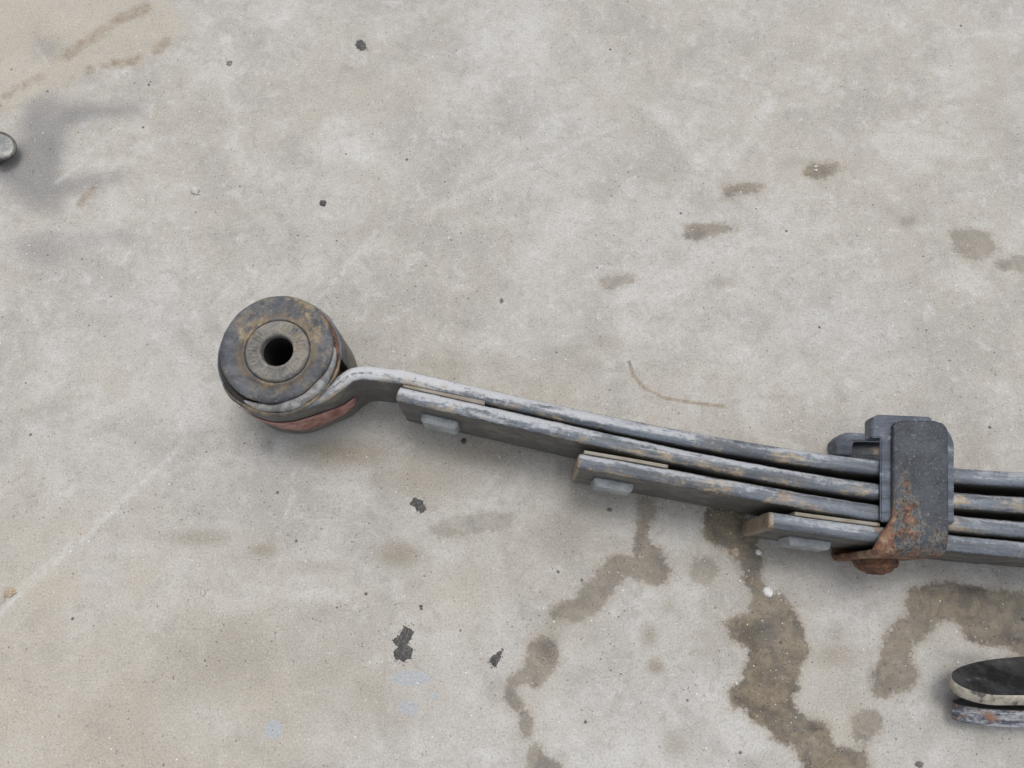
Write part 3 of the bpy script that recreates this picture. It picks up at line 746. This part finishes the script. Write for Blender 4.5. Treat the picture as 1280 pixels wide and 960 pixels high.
# plastic liners between the leaf tips and their buttons on the lower face
for (k, xa, xb, bx, by, la) in ((0, 503, 606, 552, 534, 'liner under the long leaf at the second leaf tip'), (1, 730, 834, 770, 606, 'liner at the tip of the third leaf'), (2, 992, 1096, 1016, 680, 'liner at the tip of the shortest leaf')):
    x0, x1 = P(xa, 500 + 60 * k, ZT).x, P(xb, 500 + 60 * k, ZT).x
    pts, nr, T = [], [], []
    for i in range(24):
        x = x0 + (x1 - x0) * i / 23
        lo_y = cy(k, x) - TH[k] / 2 / cn(k, x).y; up_y = cy(k + 1, x) + TH[k + 1] / 2 / cn(k + 1, x).y
        th_ = .0022 + .0014 * (i / 23 if k == 0 else .5); pts.append(Vector((x, up_y - .0004 + th_ / 2, 0))); nr.append(cn(k, x)); T.append(th_)
    o = sweep('liner_pad', pts, nr, UPV, ZB + .002, .0812, T, .0006, M_pad, spring, S, nflat=1, nside=2)
    o['label'] = la
    # button: rounded block on the lower face of the next leaf
    zc = .044
    top = P(bx, by, zc + .015)
    x = top.x; n = cn(k + 1, x); f = Vector((x, cy(k + 1, x), 0)) - n * (TH[k + 1] / 2)
    tdir = Vector((n.y, -n.x, 0))
    bm = bmesh.new(); bmesh.ops.create_cube(bm, size=1)
    for v in bm.verts:
        s = 1.0 if v.co.y > 0 else .93
        v.co = Vector((v.co.x * (.0320 + .0012 * k) * s, v.co.y * .0072, v.co.z * (.030 - .001 * k) * s))
    bmesh.ops.bevel(bm, geom=list(bm.edges), offset=.0011, segments=3, affect='EDGES')
    mt = Matrix(((tdir.x, n.x, 0, 0), (tdir.y, n.y, 0, 0), (0, 0, 1, 0), (0, 0, 0, 1)))
    bmesh.ops.transform(bm, matrix=mt, verts=bm.verts)
    cpos = f - n * .0034 + Vector((0, 0, zc)) - S
    bmesh.ops.translate(bm, vec=cpos, verts=bm.verts)
    mb = bpy.data.meshes.new('liner_button'); bm.to_mesh(mb); bm.free()
    new_obj('liner_button', mb, M_button, spring)

# ------------------------------------------------------------------ rebound clip round the leaves
clip = bpy.data.objects.new('rebound_clip', None); COL.objects.link(clip); clip.parent = spring
CO = P(1150, 600, .09); CO.z = 0; clip.location = CO - S
xl = P(1117, 600, .0915).x; xr = P(1187, 600, .0915).x; xflare = P(1094, 685, .09).x
yt = P(1150, 526, .0915).y
xm_ = (xl + xr) / 2
yb = cy(3, xm_) - TH[3] / 2 - .0032             # centre plane of the base strap
zt_, zb_ = .0892, .0028
Rb = .010
pts, nr = [], []
m = 46
for i in range(m):
    t = i / (m - 1); y = yt + (yb + Rb - yt) * t; pts.append(Vector((0, y, zt_))); nr.append(Vector((0, 0, 1)))
for i in range(1, 11):
    a = math.pi / 2 * i / 10; pts.append(Vector((0, yb + Rb - Rb * math.sin(a), zt_ - Rb + Rb * math.cos(a)))); nr.append(Vector((0, -math.sin(a), math.cos(a))))
for i in range(1, 20):
    z = (zt_ - Rb) + (zb_ + Rb - (zt_ - Rb)) * i / 20; pts.append(Vector((0, yb, z))); nr.append(Vector((0, -1, 0)))
for i in range(0, 11):
    a = math.pi / 2 * i / 10; pts.append(Vector((0, yb + Rb - Rb * math.cos(a), zb_ + Rb - Rb * math.sin(a)))); nr.append(Vector((0, -math.cos(a), -math.sin(a))))
for i in range(1, m):
    t = i / (m - 1); y = (yb + Rb) + (yt - (yb + Rb)) * t; pts.append(Vector((0, y, zb_))); nr.append(Vector((0, 0, -1)))
def edge_x(px, y):
    a, b = P(px, 530, .0915), P(px, 690, .0915); t = (y - b.y) / (a.y - b.y); return b.x + (a.x - b.x) * t
lo, hi = [], []
ysf = P(1117, 640, .09).y
rl, rrr = .005, .011
for i, p in enumerate(pts):
    xl_, xr_ = edge_x(1117, p.y), edge_x(1186, p.y); L, R_ = xl_, xr_
    d = yt - p.y
    if d < rrr: R_ = xr_ - rrr + math.sqrt(max(rrr ** 2 - (rrr - d) ** 2, 0))
    if d < rl: L = xl_ + rl - math.sqrt(max(rl ** 2 - (rl - d) ** 2, 0))
    f = min(max((ysf - p.y) / (ysf - yb), 0), 1); f = f * f * (3 - 2 * f)
    L = L + (xflare - xl_) * f
    L += (P(1, 0, .09).x - P(0, 0, .09).x) * (3.0 * (1 - min(d / .12, 1)) * 0)
    lo.append(L); hi.append(R_)
yv = lambda py: P(1150, py, .0915).y
def rustfn(v, s):
    pc = P(1134, 648, .0915); g = 0.05
    e1 = ((v.x - pc.x) / .014) ** 2 + ((v.y - pc.y) / .030) ** 2
    g = max(g, .57 * math.exp(-e1))
    pc = P(1132, 612, .0915); e1 = ((v.x - pc.x) / .007) ** 2 + ((v.y - pc.y) / .030) ** 2
    g = max(g, .42 * math.exp(-e1))
    pc = P(1170, 672, .0915); e1 = ((v.x - pc.x) / .016) ** 2 + ((v.y - pc.y) / .018) ** 2
    g = max(g, .43 * math.exp(-e1))
    low = min(max((yv(664) - v.y) / (yv(664) - yv(694)), 0), 1)
    g = max(g, low * .52)
    if v.x < edge_x(1119, v.y): g = max(g, .60 * min(max((yv(560) - v.y) / .05, 0), 1))
    if v.x < edge_x(1114, v.y): g = max(g, .8)
    if v.z < .080 and v.y < yb + .012: g = max(g, .62)
    if v.z < .070 and v.y < yb + .012: g = .85
    return g
strap = sweep('clip_strap', pts, nr, Vector((1, 0, 0)), lo, hi, .0060, .0023, M_clip, clip, CO, jitter=.0004, nflat=1, nside=14, attr_fn=rustfn, seed=3)
strap['label'] = 'blue grey strap, rusted towards its lower corner'
# inner channel: visible as a step on both sides of the strap and along its far end
q = lambda x, y, z=.0862: P(x, y, z)[:2]
out = [q(1101, 652), q(1101, 532), q(1106, 524), q(1120, 522), q(1160, 524), q(1176, 531), q(1188, 541), q(1193, 554), q(1193, 655)]
ch = box_prism('clip_channel', out, .0829, .0862, M_liner, clip, CO, .0009)
# turned-down flange along the far side, with the hooked tab at its left end
fl = [q(1090, 547), q(1090, 522), q(1097, 518), q(1163, 521), q(1166, 526), q(1160, 530), q(1111, 530), q(1110, 547)]
box_prism('clip_flange', fl, .0720, .0866, M_liner, clip, CO, .0009)
# the same pair on the ground side
fl2 = [q(1089, 549), q(1086, 530), q(1094, 521), q(1104, 518), q(1160, 521), q(1164, 531), q(1112, 531), q(1110, 549)]
box_prism('clip_flange', fl2, .0010, .0180, M_liner, clip, CO, .0010)
out2 = [q(1106, 545), q(1106, 528), q(1190, 532), q(1190, 545)]
box_prism('clip_channel', [q(1112, 545), q(1112, 531.5), q(1186, 532), q(1186, 548)], .0040, .0060, M_lower, clip, CO, .0008)
# rivet under the clip
rv = P(1094, 700, .045)
bm = bmesh.new(); bmesh.ops.create_icosphere(bm, subdivisions=5, radius=1)
for v in bm.verts:
    v.co.y = min(v.co.y, .25)
    nn = mnoise.noise(v.co * 3) * .14 + mnoise.noise(v.co * 8) * .10 + mnoise.noise(v.co * 20) * .04
    v.co = v.co * (1 + nn)
    v.co = Vector((v.co.x * .0170, v.co.y * .0115, v.co.z * .0170))
bmesh.ops.translate(bm, vec=Vector((rv.x, yb - .0030, .045)) - CO, verts=bm.verts)
mr = bpy.data.meshes.new('rivet'); bm.to_mesh(mr); bm.free()
mr.polygons.foreach_set('use_smooth', [True] * len(mr.polygons))
new_obj('rivet', mr, M_rust, clip)['label'] = 'heavily rusted domed rivet head'

# ------------------------------------------------------------------ second part at the lower right edge of the photo
B0 = P(1240, 870, 0)
brk = thing('spring_bracket', 'black round nosed steel bracket with cream dusted edge, right side below the spring', 'bracket', B0)
def nose_plate(name, tipx, ytop, z_low, height, thick, lean, mat_face, mat_rim, length=.16, tipf=.6, nose_hi=.03, nose_lo=.08):
    """plate standing on its long side, leaning; rounded nose to the left"""
    outl = []; zt0 = height * tipf
    for i in range(17):
        a = math.pi / 2 * (1 - i / 16); outl.append((nose_hi * (1 - math.cos(a)), zt0 + (height - zt0) * math.sin(a)))
    for i in range(1, 25):
        a = math.pi / 2 * i / 24; outl.append((nose_lo * (1 - math.cos(a)), zt0 - zt0 * math.sin(a)))
    outl.append((length, 0)); outl.append((length, height))
    outl = outl[:]
    bm = bmesh.new()
    f0 = bm.faces.new([bm.verts.new((x, 0, z)) for x, z in outl])
    r = bmesh.ops.extrude_face_region(bm, geom=[f0])
    bmesh.ops.translate(bm, vec=(0, -thick, 0), verts=[g for g in r['geom'] if isinstance(g, bmesh.types.BMVert)])
    bmesh.ops.recalc_face_normals(bm, faces=bm.faces)
    big = [e for e in bm.edges if abs((e.verts[0].co - e.verts[1].co).y) < 1e-6]
    bmesh.ops.bevel(bm, geom=big, offset=.0005, segments=1, affect='EDGES', clamp_overlap=True)
    bm.normal_update()
    for f in bm.faces:
        f.material_index = 0 if abs(f.normal.y) > .985 else 1
        f.smooth = abs(f.normal.y) < .985
    rot = Matrix.Rotation(lean, 4, 'X')
    bmesh.ops.transform(bm, matrix=rot, verts=bm.verts)
    bmesh.ops.translate(bm, vec=(0, 0, z_low), verts=bm.verts)
    bmesh.ops.translate(bm, vec=Vector((tipx, ytop, 0)) - B0, verts=bm.verts)
    m2 = bpy.data.meshes.new(name); bm.to_mesh(m2); bm.free()
    set_attr(m2, 'edge_mm', [0] * len(m2.vertices)); set_attr(m2, 'across', [.5] * len(m2.vertices)); set_flow(m2, [tuple(v.co) for v in m2.vertices]); set_attr(m2, 'chalk', [.7] * len(m2.vertices))
    o = new_obj(name, m2, mat_face, brk); m2.materials.append(mat_rim)
    return o
t1 = P(1178, 840, .02)
p1 = nose_plate('bracket_plate', t1.x, t1.y + .012, .010, .046, .0098, math.radians(36), M_black, M_cream, .16, .62, .030, .095)
p1['label'] = 'upper plate, glossy black face and cream dusted rim'
t2 = P(1189, 868, .015)
p2 = nose_plate('bracket_plate', t2.x, t2.y - .002, .0045, .026, .014, math.radians(20), M_under, M_lower, .16, .45, .06, .04)
p2['label'] = 'lower plate, blue grey and rust speckled rim'
# spacer that joins the two plates
bm = bmesh.new(); bmesh.ops.create_cone(bm, cap_ends=True, segments=32, radius1=.009, radius2=.009, depth=.03)
bmesh.ops.rotate(bm, matrix=Matrix.Rotation(math.radians(90 + 27), 3, 'X'), verts=bm.verts)
bmesh.ops.translate(bm, vec=Vector((t1.x + .085, t1.y - .008, .018)) - B0, verts=bm.verts)
ms = bpy.data.meshes.new('spacer'); bm.to_mesh(ms); bm.free(); new_obj('spacer', ms, M_under, brk)

# ------------------------------------------------------------------ bolt at the left edge
A0 = P(-10, 200, 0)
bolt = thing('flanged_bolt', 'dull zinc bolt with round flanged head at the far left edge of the concrete', 'bolt', A0)
hc = P(-1, 182, .017); base = P(-9, 199, .002)
axis = (hc - base).normalized(); nrm_h = Vector((.42, -.10, .90)).normalized()
def local_lathe(name, prof, c, ax, mat, seg=64):
    qd = Vector((0, 0, 1)).rotation_difference(ax); V = []; Fc = []; n = len(prof)
    for k in range(seg):
        a = 2 * math.pi * k / seg
        for r, z in prof: V.append(c + qd @ Vector((r * math.cos(a), r * math.sin(a), z)))
    for k in range(seg):
        for j in range(n - 1):
            k2 = (k + 1) % seg; Fc.append((k * n + j, k2 * n + j, k2 * n + j + 1, k * n + j + 1))
    return new_obj(name, mesh_from(name, V, Fc, True, A0), mat, bolt)
local_lathe('head_rim', [(.0105, -.006), (.0140, -.0045), (.0148, -.002), (.0148, .0005), (.0138, .0012), (.0126, .0010), (.0122, .0002)], hc, nrm_h, M_headrim)
local_lathe('head_face', [(.0122, .0004), (.0100, .0002), (.0060, -.0012), (.0025, -.0018), (.0001, -.0018)], hc, nrm_h, M_head)
prof = []
for i in range(22): prof.append((.0082 + (.0009 if i % 2 else 0), -.003 - i * .0008))
local_lathe('threaded_shank', prof + [(.0001, -.021)], hc, axis, M_headrim)

# ------------------------------------------------------------------ crumbs and chips lying on the concrete
def chip(name, label, cat, px, py, w, h, ht, mat, rot=0, seed=0, lumps=1, group=None, sub=3):
    c = P(px, py, 0); sx = (P(px + 1, py) - c).length; sy = (P(px, py + 1) - c).length
    rnd = random.Random(seed); bm = bmesh.new()
    for L in range(lumps):
        r = bmesh.ops.create_icosphere(bm, subdivisions=sub, radius=1); vs = r['verts']
        ox, oy = (0, 0) if lumps == 1 else (rnd.uniform(-.45, .45), -.7 + 1.4 * L / (lumps - 1) + rnd.uniform(-.1, .1))
        s = 1 if lumps == 1 else rnd.uniform(.42, .68)
        for v in vs:
            d = v.co.normalized()
            k = 1 + .38 * mnoise.noise(d * 1.6 + Vector((seed, L, 0))) + .28 * mnoise.noise(d * 4.2 + Vector((seed, L, 5))) + .14 * mnoise.noise(d * 10 + Vector((0, L, seed)))
            x, y, z = d.x * k * s + ox, d.y * k * s + oy, d.z * k
            z = z * ht if z > 0 else z * .0003
            X_, Y_ = x * w / 2 * sx, y * h / 2 * sy
            a = math.radians(rot)
            v.co = Vector((X_ * math.cos(a) - Y_ * math.sin(a), X_ * math.sin(a) + Y_ * math.cos(a), z))
    m_ = bpy.data.meshes.new(name); bm.to_mesh(m_); bm.free()
    if mat in (M_greystone, M_tanstone): pass
    else: m_.polygons.foreach_set('use_smooth', [True] * len(m_.polygons))
    o = new_obj(name, m_, mat); o.location = (c.x, c.y, .0002); o['label'] = label; o['category'] = cat
    if group: o['group'] = group
    return o
G = 'dark tar crumbs on the concrete'
def tar_plate(label, pts, ht, seed, crumbs=14):
    w = [P(*p, 0) for p in pts]; c = sum(w, Vector()) / len(w); rnd = random.Random(seed); ring = []
    for i in range(len(w)):
        p, q_ = w[i], w[(i + 1) % len(w)]
        for k in range(6):
            v = p.lerp(q_, k / 6) - c; nn = mnoise.noise((v + c) * 420) * .0016 + rnd.uniform(-.0003, .0003)
            ring.append(v * (1 + nn / max(v.length, .002)))
    n = len(ring); V = []; Fc = []
    for s_, z in ((1, .00005), (.95, ht * .7), (.78, ht), (.5, ht), (.22, ht)):
        for v in ring: V.append(Vector((v.x * s_, v.y * s_, z * (1 + .5 * mnoise.noise((v * s_ + c) * 500)))))
    for l in range(4):
        for i in range(n): Fc.append((l * n + i, l * n + (i + 1) % n, (l + 1) * n + (i + 1) % n, (l + 1) * n + i))
    Fc.append(tuple(4 * n + i for i in range(n)))
    for k in range(crumbs):
        v = rnd.choice(ring) * rnd.uniform(1.0, 1.3); r = rnd.uniform(.0002, .0007); m0 = len(V)
        for q_ in range(6): V.append(Vector((v.x + r * math.cos(q_) * rnd.uniform(.7, 1.3), v.y + r * math.sin(q_), .00005)))
        V.append(Vector((v.x, v.y, r * .6)))
        for q_ in range(6): Fc.append((m0 + q_, m0 + (q_ + 1) % 6, m0 + 6))
    o = new_obj('tar_blob', mesh_from('tar_blob', V, Fc, True), M_tar); o.location = (c.x, c.y, .0001)
    o['label'] = label; o['category'] = 'tar'; o['group'] = G
tar_plate('largest black tar blob, ragged and elongated, on open concrete below the spring',
          crop(*c5, [(856,533),(884,548),(872,570),(862,590),(880,604),(872,628),(850,641),(824,632),(820,612),(834,598),(815,576),(838,563),(846,546)]), .0006, 3, 30)
tar_plate('angular black tar blob below the middle of the spring, left of the third leaf', crop(*c5, [(882,147),(906,155),(918,184),(905,198),(890,182),(868,168)]), .0008, 8, 14)
tar_plate('slanted grey-black tar smear right of the largest blob', crop(*c5, [(1146,607),(1142,628),(1126,656),(1107,642),(1117,622)]), .0004, 12, 18)
tar_plate('dark grey tar spot near the top edge above the eye', [(446,51),(451,50),(456,53),(458,60),(454,64),(448,61),(444,57)], .0003, 17, 16)
chip('tar_blob', 'small round black tar drop on bare concrete above the eye', 'tar', 404, 254, 8, 8, .0010, M_tar, 0, 22, 1, G)
chip('tar_blob', 'tiny tar crumb just above the largest tar blob', 'tar', 526, 759, 7, 5, .0007, M_tar, 0, 26, 2, G)
chip('tar_blob', 'small dark crumb right of the first pale plastic button', 'tar', 580, 551, 6, 7, .0008, M_tar, 0, 31, 1, G)
chip('stone', 'small grey pebble at the bottom edge near the right corner', 'stone', 1149, 955, 9, 8, .0022, M_greystone, 0, 33)
chip('stone', 'flat grey stone fleck high up left of centre top', 'stone', 287, 79, 7, 6, .0010, M_greystone, 0, 35)
chip('stone', 'dark speck of grit alone on the concrete above the spring middle', 'stone', 627, 376, 4, 6, .0012, M_greystone, 0, 37)
chip('stone', 'small dark pebble below the middle plastic button', 'stone', 762, 637, 6, 5, .0014, M_greystone, 0, 39)
chip('pebble', 'pale grey-white pebble alone on the concrete upper left', 'pebble', 244, 239, 11, 8, .0022, M_palestone, -20, 41)
chip('pebble', 'beige pebble in a rusty pit at the left edge beside the long scratch', 'pebble', 13, 741, 13, 10, .0028, M_tanstone, 20, 43)
chip('pebble', 'tan chip inside the top of the dark wet stain below the short leaf', 'pebble', 919, 690, 9, 10, .0016, M_tanstone, 0, 45)
chip('plaster_crumb', 'bright white crumb at the edge of the big wet stain', 'crumb', 960, 739, 11, 13, .0012, M_white, 20, 47)
chip('plaster_crumb', 'small white crumb just left of the short leaf and above the larger one', 'crumb', 948, 690, 7, 8, .0016, M_white, 0, 49)
chip('plaster_crumb', 'faint pale crumb right of the bright white one', 'crumb', 973, 741, 6, 5, .0008, M_palestone, 0, 51)
chip('plaster_crumb', 'pair of pale crumbs inside the uppermost brown drip mark', 'crumb', 1019, 211, 9, 6, .0010, M_palestone, 0, 53, 2)
chip('pebble', 'cream grain lying on the concrete lower left between scratch and smear', 'pebble', 254, 741, 6, 8, .0012, M_palestone, 20, 55)

# loose grit strewn over the floor: nobody could count it
rnd = random.Random(11); V, Fc, MI = [], [], []
oct_ = [Vector(p) for p in ((1, 0, 0), (-1, 0, 0), (0, 1, 0), (0, -1, 0), (0, 0, 1))]
tri = [(0, 2, 4), (2, 1, 4), (1, 3, 4), (3, 0, 4)]
for i in range(5200):
    if i < 1800: px, py = rnd.gauss(170, 150), rnd.gauss(760, 110)
    elif i < 2300: px, py = rnd.gauss(960, 60), rnd.gauss(780, 90)
    elif i < 2700: px, py = rnd.gauss(620, 150), rnd.gauss(690, 100)
    else: px, py = rnd.uniform(-60, 1340), rnd.uniform(-60, 1020)
    if i < 900:
        q0 = P(rnd.uniform(430, 1280), 600, 0); k_ = 1 if q0.x < P(720, 600, 0).x else (2 if q0.x < P(955, 600, 0).x else 3)
        c = Vector((q0.x, cy(k_, q0.x) - TH[k_] / 2 - abs(rnd.gauss(0, .007)) + .002, 0)); r = .0
    else: c = P(px, py, 0)
    r = .00028 + .00055 * rnd.random() ** 4; n0 = len(V)
    a = rnd.random() * 6.3; sx = rnd.uniform(.7, 1.4)
    for p in oct_:
        x, y = p.x * sx * rnd.uniform(.8, 1.2), p.y * rnd.uniform(.8, 1.2)
        V.append(Vector((c.x + r * (x * math.cos(a) - y * math.sin(a)), c.y + r * (x * math.sin(a) + y * math.cos(a)), .0001 + p.z * r * .8)))
    mi = rnd.choices((0, 1, 2, 3), (4, 3, 2, 1.2))[0]
    for t in tri: Fc.append(tuple(n0 + k for k in t)); MI.append(mi)
mg = mesh_from('grit', V, Fc, False)
for m_ in (M_palestone, M_tanstone, M_greystone, M_white): mg.materials.append(m_)
mg.polygons.foreach_set('material_index', MI)
gr = new_obj('grit', mg); gr['kind'] = 'stuff'; gr['label'] = 'fine pale sand and grit strewn over the concrete'; gr['category'] = 'grit'
